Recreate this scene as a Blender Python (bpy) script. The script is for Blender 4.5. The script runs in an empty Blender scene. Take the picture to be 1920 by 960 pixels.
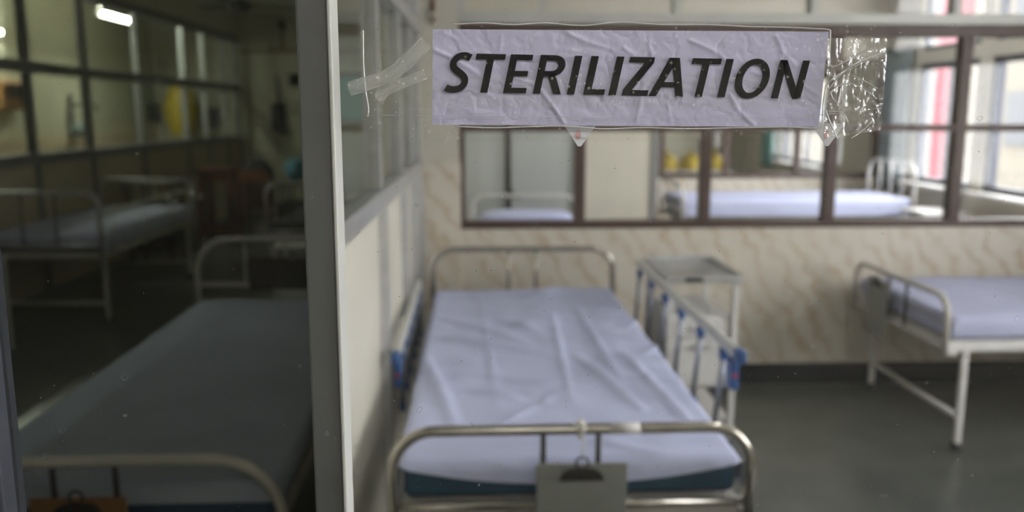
import bpy, math, random
from mathutils import Vector, noise
random.seed(7)
S = bpy.context.scene
COL = S.collection
PI = math.pi

# ------------------------------------------------------------------ camera, world, exposure
cam_d = bpy.data.cameras.new('camera')
cam = bpy.data.objects.new('camera', cam_d); COL.objects.link(cam)
cam.location = (0, 0, 1.55)
cam.rotation_euler = (math.radians(90 - 9.509), 0, math.radians(-1.942))
cam_d.sensor_width = 36; cam_d.lens = 30.0
cam_d.clip_start = 0.02; cam_d.clip_end = 200
cam_d.dof.use_dof = True; cam_d.dof.focus_distance = 0.645; cam_d.dof.aperture_fstop = 4.6
S.camera = cam
S.view_settings.view_transform = 'Standard'
S.view_settings.look = 'None'
S.view_settings.exposure = 1.4
S.view_settings.gamma = 1.0
S.view_settings.use_curve_mapping = False
S.cycles.use_denoising = True
S.cycles.transparent_max_bounces = 28
S.cycles.max_bounces = 6
S.cycles.use_adaptive_sampling = True
S.cycles.adaptive_threshold = 0.08
S.cycles.diffuse_bounces = 3
S.cycles.caustics_refractive = False
S.cycles.caustics_reflective = False
S.cycles.sample_clamp_indirect = 6
S.cycles.use_light_tree = False

W = bpy.data.worlds.new('overcast'); S.world = W; W.use_nodes = True
W.node_tree.nodes['Background'].inputs[0].default_value = (0.98, 0.98, 1.0, 1)
W.node_tree.nodes['Background'].inputs[1].default_value = 5.4

# windows of the outer (right) wall, as Y ranges; daylight comes in through these
OUT_WIN = [(-1.9, 0.3), (0.85, 2.85), (5.15, 6.90), (7.07, 8.06), (10.1, 11.7)]
XO = 4.10            # inner face of the outer wall
for (a, b) in OUT_WIN:
    L = bpy.data.lights.new('window_portal', 'AREA'); L.shape = 'RECTANGLE'
    L.size = 1.8; L.size_y = b - a; L.cycles.is_portal = True
    o = bpy.data.objects.new('window_portal', L); COL.objects.link(o)
    o.location = (XO + 0.13, (a + b) / 2, 1.83); o.rotation_euler = (0, PI / 2, 0)

# ------------------------------------------------------------------ mesh helpers
class MB:
    def __init__(s): s.v = []; s.f = []
    def add(s, vs, fs):
        n = len(s.v); s.v += [tuple(p) for p in vs]; s.f += [tuple(i + n for i in f) for f in fs]; return s
    def box(s, x0, x1, y0, y1, z0, z1):
        return s.add([(x0,y0,z0),(x1,y0,z0),(x1,y1,z0),(x0,y1,z0),(x0,y0,z1),(x1,y0,z1),(x1,y1,z1),(x0,y1,z1)],
                     [(3,2,1,0),(4,5,6,7),(0,1,5,4),(1,2,6,5),(2,3,7,6),(3,0,4,7)])
    def tube(s, pts, r, n=12, closed=False):
        pts = [Vector(p) for p in pts]; m = len(pts); vs = []; fs = []
        up = None
        for i, p in enumerate(pts):
            if closed: t = (pts[(i+1) % m] - pts[i-1]).normalized()
            else: t = (pts[min(i+1, m-1)] - pts[max(i-1, 0)]).normalized()
            if up is None:
                a = Vector((0, 0, 1)) if abs(t.z) < .9 else Vector((1, 0, 0)); up = (a - t * a.dot(t)).normalized()
            else: up = (up - t * up.dot(t)).normalized()
            b = t.cross(up)
            rr = r[i] if isinstance(r, (list, tuple)) else r
            for k in range(n):
                a = 2 * PI * k / n; vs.append(p + up * (math.cos(a) * rr) + b * (math.sin(a) * rr))
        for i in range(m if closed else m - 1):
            j = (i + 1) % m
            for k in range(n): fs.append((i*n+k, i*n+(k+1) % n, j*n+(k+1) % n, j*n+k))
        if not closed: fs.append(tuple(range(n))[::-1]); fs.append(tuple((m-1)*n+k for k in range(n)))
        return s.add(vs, fs)
    def lathe(s, prof, c=(0,0,0), n=20):
        vs = []; fs = []
        for (r, z) in prof:
            for k in range(n):
                a = 2*PI*k/n; vs.append((c[0]+r*math.cos(a), c[1]+r*math.sin(a), c[2]+z))
        for i in range(len(prof)-1):
            for k in range(n): fs.append((i*n+k, i*n+(k+1) % n, (i+1)*n+(k+1) % n, (i+1)*n+k))
        fs.append(tuple(range(n))[::-1]); fs.append(tuple((len(prof)-1)*n+k for k in range(n)))
        return s.add(vs, fs)
    def prism_xz(s, pts, y0, y1):          # polygon in the XZ plane, extruded along Y
        n = len(pts); vs = [(p[0], y0, p[1]) for p in pts] + [(p[0], y1, p[1]) for p in pts]
        fs = [tuple(range(n)), tuple(range(2*n-1, n-1, -1))] + [(i, i+n, (i+1) % n + n, (i+1) % n) for i in range(n)]
        return s.add(vs, fs)
    def grid(s, nu, nv, fn):
        vs = [fn(i/nu, j/nv) for j in range(nv+1) for i in range(nu+1)]
        fs = [(j*(nu+1)+i, j*(nu+1)+i+1, (j+1)*(nu+1)+i+1, (j+1)*(nu+1)+i) for j in range(nv) for i in range(nu)]
        return s.add(vs, fs)
    def build(s, name, m, parent=None, smooth=False, bevel=0, seg=2, solid=0):
        me = bpy.data.meshes.new(name); me.from_pydata(s.v, [], s.f); me.update()
        o = bpy.data.objects.new(name, me); COL.objects.link(o)
        me.materials.append(M[m] if isinstance(m, str) else m)
        if parent: o.parent = parent
        if smooth:
            for p in me.polygons: p.use_smooth = True
        if bevel:
            b = o.modifiers.new('bevel', 'BEVEL'); b.width = bevel; b.segments = seg; b.limit_method = 'ANGLE'
        if solid:
            b = o.modifiers.new('solid', 'SOLIDIFY'); b.thickness = solid
        return o

def box(name, m, x0, x1, y0, y1, z0, z1, parent=None, bevel=0, seg=2):
    return MB().box(x0, x1, y0, y1, z0, z1).build(name, m, parent, bevel=bevel, seg=seg)
def tube(name, m, pts, r, parent=None, n=12): return MB().tube(pts, r, n).build(name, m, parent, smooth=True)
def tag(o, label=None, cat=None, group=None, kind=None):
    for k, v in (('label', label), ('category', cat), ('group', group), ('kind', kind)):
        if v: o[k] = v
    return o
def thing(name, label, cat, loc=(0,0,0), rz=0, group=None):
    o = bpy.data.objects.new(name, None); COL.objects.link(o); o.empty_display_size = .05
    o.location = loc; o.rotation_euler = (0, 0, math.radians(rz))
    return tag(o, label, cat, group)
def struct(o, label=None): return tag(o, label, kind='structure')
def sempty(name, label=None, loc=(0,0,0)):
    o = bpy.data.objects.new(name, None); COL.objects.link(o); o.location = loc
    return struct(o, label)
def copy_tree(o, parent=None):
    c = o.copy(); COL.objects.link(c); c.parent = parent
    for ch in list(o.children): copy_tree(ch, c)
    return c

# ------------------------------------------------------------------ materials
M = {}
def nt(name):
    m = bpy.data.materials.new(name); m.use_nodes = True; M[name] = m
    t = m.node_tree; return m, t, t.nodes, t.links, t.nodes['Principled BSDF']
def mat(name, c, rough=.5, metal=0, var=.08, scale=6, bump=0, bscale=40, spec=.5, c2=None, detail=3, trans=0, sheen=0):
    m, t, N, L, P = nt(name)
    tc = N.new('ShaderNodeTexCoord'); nz = N.new('ShaderNodeTexNoise')
    nz.inputs['Scale'].default_value = scale; nz.inputs['Detail'].default_value = detail
    L.new(tc.outputs['Object'], nz.inputs['Vector'])
    r = N.new('ShaderNodeValToRGB'); L.new(nz.outputs[0], r.inputs[0])
    if c2 is None: c2 = tuple(max(0, x * (1 - var * 2.2)) for x in c)
    r.color_ramp.elements[0].position = .3; r.color_ramp.elements[1].position = .7
    r.color_ramp.elements[0].color = (*c2, 1); r.color_ramp.elements[1].color = (*c, 1)
    L.new(r.outputs[0], P.inputs['Base Color'])
    P.inputs['Roughness'].default_value = rough; P.inputs['Metallic'].default_value = metal
    P.inputs['Specular IOR Level'].default_value = spec
    if sheen: P.inputs['Sheen Weight'].default_value = sheen
    if bump:
        n2 = N.new('ShaderNodeTexNoise'); n2.inputs['Scale'].default_value = bscale; n2.inputs['Detail'].default_value = 4
        L.new(tc.outputs['Object'], n2.inputs['Vector'])
        b = N.new('ShaderNodeBump'); b.inputs['Strength'].default_value = bump; b.inputs['Distance'].default_value = .01
        L.new(n2.outputs[0], b.inputs['Height']); L.new(b.outputs[0], P.inputs['Normal'])
    return m
def glass(name, tint=(1,1,1), gloss=.08, dirt=0, haze=0.0):
    """thin window glass: clear transmission, Fresnel gloss, dust and dried drops lying on it"""
    m = bpy.data.materials.new(name); m.use_nodes = True; M[name] = m
    t = m.node_tree; N = t.nodes; L = t.links; N.remove(N['Principled BSDF']); out = N['Material Output']
    tr = N.new('ShaderNodeBsdfTransparent'); tr.inputs[0].default_value = (*tint, 1)
    gl = N.new('ShaderNodeBsdfGlossy'); gl.inputs['Roughness'].default_value = .03
    lw = N.new('ShaderNodeLayerWeight'); lw.inputs['Blend'].default_value = .5
    pw = N.new('ShaderNodeMath'); pw.operation = 'POWER'; pw.inputs[1].default_value = 5; L.new(lw.outputs['Facing'], pw.inputs[0])
    fr = N.new('ShaderNodeMath'); fr.operation = 'MULTIPLY_ADD'; fr.inputs[1].default_value = .6; fr.inputs[2].default_value = .02; L.new(pw.outputs[0], fr.inputs[0])
    mx = N.new('ShaderNodeMixShader'); L.new(fr.outputs[0], mx.inputs[0]); L.new(tr.outputs[0], mx.inputs[1]); L.new(gl.outputs[0], mx.inputs[2])
    last = mx
    if dirt or haze:
        tc = N.new('ShaderNodeTexCoord')
        df = N.new('ShaderNodeBsdfDiffuse'); df.inputs[0].default_value = (.75, .75, .72, 1)
        tl = N.new('ShaderNodeBsdfTranslucent'); tl.inputs[0].default_value = (.75, .75, .72, 1)
        dm = N.new('ShaderNodeMixShader'); dm.inputs[0].default_value = .5; L.new(df.outputs[0], dm.inputs[1]); L.new(tl.outputs[0], dm.inputs[2])
        def math_(op, a, b=None, c=None):
            n = N.new('ShaderNodeMath'); n.operation = op
            for i, x in enumerate((a, b, c)):
                if x is None: continue
                if isinstance(x, (int, float)): n.inputs[i].default_value = x
                else: L.new(x, n.inputs[i])
            return n.outputs[0]
        # fine specks of dust
        vo = N.new('ShaderNodeTexVoronoi'); vo.inputs['Scale'].default_value = 170; L.new(tc.outputs['Object'], vo.inputs['Vector'])
        sp = N.new('ShaderNodeSeparateColor'); L.new(vo.outputs['Color'], sp.inputs[0])
        rad = math_('MULTIPLY', math_('POWER', sp.outputs[0], 8.0), .11)
        speck = math_('LESS_THAN', vo.outputs['Distance'], rad)
        # dried drop marks: thin wobbly rings
        nz = N.new('ShaderNodeTexNoise'); nz.inputs['Scale'].default_value = 90; L.new(tc.outputs['Object'], nz.inputs['Vector'])
        va = N.new('ShaderNodeMixRGB'); va.inputs[0].default_value = .006; L.new(tc.outputs['Object'], va.inputs[1]); L.new(nz.outputs['Color'], va.inputs[2])
        v2 = N.new('ShaderNodeTexVoronoi'); v2.inputs['Scale'].default_value = 42; L.new(va.outputs[0], v2.inputs['Vector'])
        s2 = N.new('ShaderNodeSeparateColor'); L.new(v2.outputs['Color'], s2.inputs[0])
        rr = math_('MULTIPLY_ADD', s2.outputs[1], .06, .07)
        ring = math_('LESS_THAN', math_('ABSOLUTE', math_('SUBTRACT', v2.outputs['Distance'], rr)), .012)
        ring = math_('MULTIPLY', ring, math_('GREATER_THAN', s2.outputs[0], .72))
        fac = math_('MAXIMUM', math_('MULTIPLY', speck, .40 * dirt), math_('MULTIPLY', ring, .24 * dirt))
        fac = math_('ADD', fac, haze)
        m2 = N.new('ShaderNodeMixShader'); L.new(fac, m2.inputs[0]); L.new(mx.outputs[0], m2.inputs[1]); L.new(dm.outputs[0], m2.inputs[2])
        last = m2
    L.new(last.outputs[0], out.inputs[0]); return m
def emit(name, c, s):
    m = bpy.data.materials.new(name); m.use_nodes = True; M[name] = m
    N = m.node_tree.nodes; L = m.node_tree.links; N.remove(N['Principled BSDF'])
    e = N.new('ShaderNodeEmission'); e.inputs[0].default_value = (*c, 1); e.inputs[1].default_value = s
    L.new(e.outputs[0], N['Material Output'].inputs[0]); return m

def marble(name):
    m, t, N, L, P = nt(name)
    tc = N.new('ShaderNodeTexCoord'); mp = N.new('ShaderNodeMapping'); L.new(tc.outputs['Object'], mp.inputs[0])
    mp.inputs['Rotation'].default_value = (0, math.radians(32), 0)
    wv = N.new('ShaderNodeTexWave'); wv.wave_type = 'BANDS'; wv.bands_direction = 'X'
    wv.inputs['Scale'].default_value = 2.6; wv.inputs['Distortion'].default_value = 6.0; wv.inputs['Detail'].default_value = 4; wv.inputs['Detail Scale'].default_value = 3.0
    L.new(mp.outputs[0], wv.inputs['Vector'])
    r = N.new('ShaderNodeValToRGB'); L.new(wv.outputs['Fac'], r.inputs[0])
    e = r.color_ramp.elements
    e[0].position = 0; e[0].color = (.58, .46, .33, 1)
    e[1].position = .30; e[1].color = (.70, .635, .53, 1)
    x = e.new(.12); x.color = (.65, .56, .44, 1)
    x = e.new(1.0); x.color = (.76, .705, .615, 1)
    nz = N.new('ShaderNodeTexNoise'); nz.inputs['Scale'].default_value = 4; nz.inputs['Detail'].default_value = 5; L.new(tc.outputs['Object'], nz.inputs['Vector'])
    r2 = N.new('ShaderNodeValToRGB'); L.new(nz.outputs[0], r2.inputs[0]); r2.color_ramp.elements[0].position = .38; r2.color_ramp.elements[1].position = .62
    r2.color_ramp.elements[0].color = (.25,)*3 + (1,); r2.color_ramp.elements[1].color = (1,)*3 + (1,)
    mx = N.new('ShaderNodeMixRGB'); mx.inputs[1].default_value = (.74, .685, .59, 1); L.new(r2.outputs[0], mx.inputs[0]); L.new(r.outputs[0], mx.inputs[2])
    L.new(mx.outputs[0], P.inputs['Base Color']); P.inputs['Roughness'].default_value = .35
    return m

marble('marble_tile')
mat('wall_paint', (.74, .70, .60), .7, var=.04, scale=2)
mat('ward_paint', (.66, .64, .50), .7, var=.05, scale=1.5)
mat('dado_paint', (.62, .52, .38), .6, var=.06, scale=2)
mat('ceiling_paint', (.74, .73, .68), .8, var=.03)
mat('floor_stone', (.105, .110, .098), .28, c2=(.065, .070, .062), scale=5, detail=8, bump=.05, bscale=8)
mat('skirting_stone', (.014, .018, .023), .6, spec=.2, var=.2)
mat('brown_frame', (.085, .042, .032), .45, var=.15, scale=12)
mat('aluminium', (.70, .71, .73), .28, metal=.8, var=.06, scale=20)
mat('dull_aluminium', (.30, .305, .30), .5, metal=.35, var=.1, scale=15)
mat('post_aluminium', (.135, .14, .137), .5, metal=.2, var=.1, scale=15)
mat('dark_aluminium', (.075, .08, .10), .5, metal=.2, spec=.3, var=.12, scale=15)
mat('white_aluminium', (.66, .66, .62), .45, metal=.15, var=.05)
mat('cream_panel', (.74, .70, .59), .45, var=.05, scale=3)
mat('grey_panel', (.50, .53, .51), .5, var=.05, scale=2)
mat('steel', (.52, .49, .43), .22, metal=.95, var=.12, scale=14)
mat('pale_steel', (.74, .75, .77), .3, metal=.9, var=.1, scale=14)
mat('rail_steel', (.27, .30, .38), .35, metal=.6, var=.1)
mat('white_enamel', (.74, .72, .69), .38, var=.06, scale=10)
mat('cream_enamel', (.60, .57, .52), .4, var=.08, scale=10)
mat('blue_plastic', (.03, .11, .34), .4, var=.12)
mat('red_plastic', (.5, .03, .05), .4)
mat('sheet_cotton', (.60, .64, .88), .9, var=.03, scale=4, bump=.12, bscale=260)
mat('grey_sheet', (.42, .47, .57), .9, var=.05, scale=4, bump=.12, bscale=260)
mat('dimmed_white_sheet', (.47, .49, .67), .9, var=.05, scale=4, bump=.12, bscale=260)  # white sheet colour darkened to offset the strong window light on it
mat('lavender_sheet', (.56, .58, .78), .9, var=.05, scale=4, bump=.1, bscale=200)
mat('blue_vinyl', (.014, .070, .125), .5, var=.15, scale=8)
mat('navy_vinyl', (.05, .10, .19), .5, var=.15, scale=8)
mat('grey_board', (.28, .29, .27), .5, var=.07, scale=8)
mat('brown_board', (.30, .15, .05), .55, var=.2, scale=9)
mat('dark_metal', (.05, .045, .042), .4, metal=.6, var=.2)
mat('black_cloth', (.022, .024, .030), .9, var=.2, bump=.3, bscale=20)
mat('sticker_paper', (.86, .85, .92), .6, var=.02)
mat('string_white', (.75, .72, .66), .9)
mat('wood_red', (.17, .055, .028), .4, var=.25, scale=9)
mat('wood_orange', (.26, .09, .03), .4, var=.25, scale=9)
mat('sky_blue_cloth', (.12, .36, .50), .8, var=.15, bump=.3, bscale=15)
mat('yellow_plastic', (.70, .52, .02), .45, var=.15, scale=8)
mat('teal_felt', (.08, .50, .46), .85, var=.1)
mat('grey_green_cloth', (.27, .33, .34), .9, var=.1, scale=3)
mat('pipe_copper', (.38, .20, .09), .45, var=.15)
mat('rubber', (.03, .03, .03), .7)
mat('black_print', (.009, .009, .008), .6, var=.3, scale=220, spec=.2)
mat('facade_cream', (.155, .147, .132), .9, spec=0, var=.05, scale=.5)
mat('facade_red', (.165, .065, .078), .9, spec=0, var=.05)
mat('facade_glass', (.085, .09, .10), .5, spec=.1)
mat('ground_grey', (.30, .29, .27), .9)
glass('window_glass')
glass('clear_dusty_glass', (.99, .995, .99), dirt=1.0, haze=.006)
glass('tinted_glass', (.74, .75, .72), dirt=.9, haze=.002)
glass('ward_glass', (.94, .96, .93))
emit('tube_glow', (.96, 1.0, .90), 105.0)
emit('ward_fill_glow', (.95, .99, 1.0), 15.0)  # added fill in the left ward
emit('bay_fill_glow', (.97, .99, 1.0), 40.0)  # added fill over the bay
emit('room_fill_glow', (.97, .99, 1.0), 32.0)  # added fill behind the brown window
emit('corridor_fill_glow', (1.0, .98, .99), 50.0)  # added fill on the viewer's side

# creased paper of the sign
m, t, N, L, P = nt('sign_paper')
P.inputs['Base Color'].default_value = (.53, .52, .71, 1); P.inputs['Roughness'].default_value = .38
tc = N.new('ShaderNodeTexCoord'); mp = N.new('ShaderNodeMapping'); L.new(tc.outputs['Object'], mp.inputs[0]); mp.inputs['Rotation'].default_value = (0, .6, 0)
nz = N.new('ShaderNodeTexNoise'); nz.inputs['Scale'].default_value = 26; nz.inputs['Detail'].default_value = 3; L.new(mp.outputs[0], nz.inputs['Vector'])
rg = N.new('ShaderNodeMath'); rg.operation = 'SUBTRACT'; rg.inputs[1].default_value = .5; L.new(nz.outputs[0], rg.inputs[0])
ab = N.new('ShaderNodeMath'); ab.operation = 'ABSOLUTE'; L.new(rg.outputs[0], ab.inputs[0])
mn = N.new('ShaderNodeMath'); mn.operation = 'MINIMUM'; mn.inputs[1].default_value = .06; L.new(ab.outputs[0], mn.inputs[0])
bp = N.new('ShaderNodeBump'); bp.inputs['Strength'].default_value = .55; bp.inputs['Distance'].default_value = .012; L.new(mn.outputs[0], bp.inputs['Height']); L.new(bp.outputs[0], P.inputs['Normal'])

# sticky tape: clear film with trapped bubbles
def tape_mat(name, milk, gloss, bub):
    m = bpy.data.materials.new(name); m.use_nodes = True; M[name] = m
    N = m.node_tree.nodes; L = m.node_tree.links; N.remove(N['Principled BSDF'])
    tc = N.new('ShaderNodeTexCoord')
    tr = N.new('ShaderNodeBsdfTransparent'); tr.inputs[0].default_value = (.985, .985, .97, 1)
    gl = N.new('ShaderNodeBsdfGlossy'); gl.inputs['Roughness'].default_value = .16
    df = N.new('ShaderNodeBsdfTranslucent'); df.inputs[0].default_value = (.8, .8, .76, 1)
    d2 = N.new('ShaderNodeBsdfDiffuse'); d2.inputs[0].default_value = (.8, .8, .76, 1)
    dm = N.new('ShaderNodeMixShader'); dm.inputs[0].default_value = .7; L.new(df.outputs[0], dm.inputs[1]); L.new(d2.outputs[0], dm.inputs[2])
    vo = N.new('ShaderNodeTexVoronoi'); vo.inputs['Scale'].default_value = 330; L.new(tc.outputs['Object'], vo.inputs['Vector'])
    sp = N.new('ShaderNodeSeparateColor'); L.new(vo.outputs['Color'], sp.inputs[0])
    pw = N.new('ShaderNodeMath'); pw.operation = 'POWER'; pw.inputs[1].default_value = 4; L.new(sp.outputs[0], pw.inputs[0])
    ml = N.new('ShaderNodeMath'); ml.operation = 'MULTIPLY'; ml.inputs[1].default_value = .42; L.new(pw.outputs[0], ml.inputs[0])
    lt = N.new('ShaderNodeMath'); lt.operation = 'LESS_THAN'; L.new(vo.outputs['Distance'], lt.inputs[0]); L.new(ml.outputs[0], lt.inputs[1])
    ma = N.new('ShaderNodeMath'); ma.operation = 'MULTIPLY_ADD'; ma.inputs[1].default_value = bub; ma.inputs[2].default_value = milk; L.new(lt.outputs[0], ma.inputs[0])
    a = N.new('ShaderNodeMixShader'); L.new(ma.outputs[0], a.inputs[0]); L.new(tr.outputs[0], a.inputs[1]); L.new(dm.outputs[0], a.inputs[2])
    b = N.new('ShaderNodeMixShader'); b.inputs[0].default_value = gloss; L.new(a.outputs[0], b.inputs[1]); L.new(gl.outputs[0], b.inputs[2])
    nz = N.new('ShaderNodeTexNoise'); nz.inputs['Scale'].default_value = 70; L.new(tc.outputs['Object'], nz.inputs['Vector'])
    bp = N.new('ShaderNodeBump'); bp.inputs['Strength'].default_value = .5; bp.inputs['Distance'].default_value = .004; L.new(nz.outputs[0], bp.inputs['Height']); L.new(bp.outputs[0], gl.inputs['Normal'])
    L.new(b.outputs[0], N['Material Output'].inputs[0])
tape_mat('tape_clear', .012, .010, .22)
tape_mat('tape_milky', .34, .05, .2)
tape_mat('tape_crumpled', .15, .15, .15)
tape_mat('tape_edge', .72, .2, 0)

# ------------------------------------------------------------------ room shell
CEIL = 3.0
XL, YF, YB = -5.0, -2.2, 13.4
struct(box('floor', 'floor_stone', XL - .15, XO + .2, YF - .15, YB + .15, -.12, 0), 'dark polished grey-green stone floor')
struct(box('ceiling', 'ceiling_paint', XL - .15, XO + .2, YF - .15, YB + .15, CEIL, CEIL + .12), 'off-white ward ceiling')
struct(box('wall_left', 'ward_paint', XL - .15, XL, YF, YB, 0, CEIL), 'pale green painted far left wall')
struct(box('wall_far', 'ward_paint', XL, XO, YB, YB + .15, 0, CEIL), 'cream end wall of the ward')
struct(box('wall_rear', 'wall_paint', XL, XO, YF - .15, YF, 0, CEIL), 'cream corridor wall behind the viewer')

struct(box('upper_sky_blocker', 'wall_paint', XL - .15, XO + .26, YF - 6, YB + 20, CEIL + .13, 15), 'unseen upper storeys added above the ward to shade the building outside')  # added out of view to cut sky light on the facade
# outer wall with its windows
SILL, HEAD, TR0, TR1 = .91, 2.0, 2.12, 2.72
mb = MB()
mb.box(XO, XO + .10, YF, YB, 0, SILL).box(XO, XO + .10, YF, YB, TR1, CEIL).box(XO, XO + .10, YF, YB, HEAD, TR0)
ys = [YF] + [y for w in OUT_WIN for y in w] + [YB]
for i in range(0, len(ys), 2):
    mb.box(XO, XO + .10, ys[i], ys[i+1], SILL, HEAD); mb.box(XO, XO + .10, ys[i], ys[i+1], TR0, TR1)
struct(mb.build('wall_right', 'wall_paint'), 'outer wall with a row of windows')
wn = 2
for (a, b) in OUT_WIN:
    w = sempty('window_%d' % wn, 'dark framed outer window full of daylight', (XO, a, SILL)); wn += 1
    h = HEAD - SILL; d = b - a; t0 = TR0 - SILL; t1 = TR1 - SILL
    f = MB()
    f.box(.02, .102, 0, .05, 0, h).box(.02, .102, d - .05, d, 0, h).box(.02, .102, .05, d - .05, 0, .05).box(.02, .102, .05, d - .05, h - .05, h)
    f.box(.03, .09, 0, .04, t0, t1).box(.03, .09, d - .04, d, t0, t1).box(.03, .09, .04, d - .04, t0, t0 + .04).box(.03, .09, .04, d - .04, t1 - .04, t1)
    f.build('window_frame', 'dark_aluminium', w, bevel=.004)
    box('mullion', 'dark_aluminium', .035, .085, d / 2 - .02, d / 2 + .02, .05, h - .05, w)
    box('glazing_bar', 'dark_aluminium', .04, .08, .05, d - .05, .50, .53, w)
    for (y0, y1) in ((.05, d / 2 - .02), (d / 2 + .02, d - .05)):
        box('pane', 'window_glass', .058, .062, y0, y1, .05, .50, w); box('pane', 'window_glass', .058, .062, y0, y1, .53, h - .05, w)
    box('pane', 'window_glass', .058, .062, .04, d - .04, t0 + .04, t1 - .04, w)
    box('window_sill', 'white_enamel', -.12, .03, -.02, d + .02, -.03, 0.0, w, bevel=.005)

# ---- wall between the sterilisation bay and the room behind it
YW = 4.76
wb = sempty('wall_back', 'back wall of the bay, marble tiles below a brown window', (0, 0, 0))
box('tiled_dado', 'marble_tile', -.13, XO, YW, YW + .12, .11, .905, wb)
box('corner_tiles', 'marble_tile', -.345, -.125, YW - .035, YW + .12, .11, 1.29, wb, bevel=.004)
box('corner_plaster', 'wall_paint', -.345, -.13, YW, YW + .12, 1.29, CEIL, wb)
box('upper_plaster', 'wall_paint', -.13, XO, YW, YW + .12, 2.62, CEIL, wb)
struct(box('baseboard_back', 'skirting_stone', -.345, XO, YW - .045, YW + .12, 0, .11, bevel=.004), 'dark stone skirting')
wi = sempty('window_9', 'long brown framed window in the back wall', (0, YW, 0))
f = MB(); f.box(-.13, XO, .01, .10, .905, .948).box(-.13, XO, .01, .10, 1.965, 2.03)
f.box(-.13, -.10, .011, .099, .948, 1.965).box(XO - .03, XO, .011, .099, .948, 1.965)
f.build('window_frame', 'brown_frame', wi, bevel=.004)
mxs = [.544, 1.257, 1.972, 2.700, 3.43]
for x in mxs: box('mullion', 'brown_frame', x - .03, x + .03, .015, .095, .948, 1.965, wi, bevel=.004)
xs = [-.10] + mxs + [XO - .03]
for i in range(6):
    a = xs[i] + (.03 if i else 0); b = xs[i+1] - (.03 if i < 5 else 0)
    box('transom_bar', 'brown_frame', a, b, .02, .09, 1.447, 1.487, wi, bevel=.003)
    box('pane', 'window_glass', a, b, .053, .057, .948, 1.447, wi)
    box('pane', 'window_glass', a, b, .053, .057, 1.487, 1.965, wi)
wt = sempty('window_10', 'pale aluminium fanlight above the brown window', (0, YW, 0))
f = MB(); f.box(-.13, XO, 0, .11, 2.03, 2.088).box(-.13, XO, 0, .11, 2.56, 2.62); f.build('window_frame', 'white_aluminium', wt, bevel=.004)
txs = [-.11, .334, 1.065, 1.821, 2.621, 3.4, XO - .02]
for x in txs: box('mullion', 'white_aluminium', x - .02, x + .02, .01, .10, 2.088, 2.56, wt)
for i in range(6): box('pane', 'window_glass', txs[i] + .02, txs[i+1] - .02, .053, .057, 2.088, 2.56, wt)

cp_ = tube('conduit_pipe', 'pipe_copper', [(-.262, YW - .012, 2.03), (-.262, YW - .012, CEIL)], .011); tag(cp_, 'thin rust coloured pipe down the corner column left of the sign', 'pipe')
for z in (2.06, 2.5, 2.9): MB().box(-.285, -.239, YW - .026, YW, z, z + .02).build('pipe_clip', 'wall_paint', cp_, bevel=.002)
# ---- glazed partition beside the main bed
def partition(name, label, X, y0, y1, mull, rails, top, m_al, m_panel, m_glass, th=.05, lower=True, low_mull=None):
    """rails: (z0,z1) list from low to high; panel under the first rail, glass above; runs along Y"""
    p = sempty(name, label, (X, 0, 0))
    for (a, b) in rails: box('rail', m_al, -th, .018, y0, y1, a, b, p, bevel=.004)
    box('sole_rail', m_al, -th, 0, y0, y1, 0, .06, p)
    if top < CEIL: box('bulkhead', 'wall_paint', -th, 0, y0, y1, rails[-1][1], CEIL, p)
    segs = [(.06, rails[0][0])] + [(rails[i][1], rails[i+1][0]) for i in range(len(rails) - 1)]
    for k, (z0, z1) in enumerate(segs):
        ms = (low_mull if (k == 0 and low_mull) else mull)
        for y in ms: box('mullion', m_al, -th, .004 if k else .016, y - .022, y + .022, z0, z1, p, bevel=.003)
        for i in range(len(ms) - 1):
            a, b = ms[i] + .022, ms[i+1] - .022
            if k == 0: box('panel', m_panel, -th + .015, -.015, a, b, z0, z1, p)
            else: box('pane', m_glass, -th / 2 - .002, -th / 2 + .002, a, b, z0, z1, p)
    return p
partition('wall_partition', 'aluminium partition with cream panels and glass above', -.345, 1.90, 4.725,
          [1.922, 2.90, 3.66, 4.25, 4.70], [(1.235, 1.296), (1.96, 2.02), (2.60, 2.66)], 2.66, 'aluminium', 'cream_panel', 'ward_glass',
          low_mull=[1.922, 2.93, 3.74, 4.27, 4.70])
# the same partition line carried on as a wall behind the bay
struct(box('wall_divider', 'ward_paint', -.45, -.345, YW + .12, YB, 0, CEIL), 'plain wall between the two wards')
# ---- long glazed partition of the left ward
partition('wall_left_partition', 'long grey framed glazed partition of the dim ward', -3.72, .8, YB,
          [.83, 3.6, 5.5, 7.3, 8.35, 9.6, 11.05, 11.85, 12.75, 13.37], [(1.13, 1.22), (1.88, 1.97), (2.60, 2.70)], 2.7, 'dull_aluminium', 'dado_paint', 'ward_glass', th=.07)

# ---- room behind the bay
ps = sempty('wall_screen', 'grey and cream panelled screen behind the white bed', (0, 7.3, 0))
for (a, b, mm) in ((-.34, .19, 'grey_panel'), (.23, .76, 'grey_panel'), (.87, 1.44, 'cream_panel')):
    box('panel', mm, a, b, .012, .038, .06, 2.3, ps)
for x0, x1, mm in ((.19, .23, 'dark_metal'), (.76, .87, 'dull_aluminium'), (1.44, 1.50, 'dull_aluminium')):
    box('mullion', mm, x0, x1, 0, .05, 0, 2.3, ps, bevel=.003)
box('rail', 'dull_aluminium', -.34, 1.50, 0, .05, 2.3, 2.36, ps)
w2 = sempty('wall_second', 'further wall with low tiles and a brown window', (0, 8.75, 0))
box('tiled_dado', 'marble_tile', -.345, XO, 0, .1, 0, .885, w2)
box('upper_plaster', 'wall_paint', -.345, XO, 0, .1, 2.1, CEIL, w2)
w2w = sempty('window_11', 'brown framed window of the further wall', (0, 8.75, 0))
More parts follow.
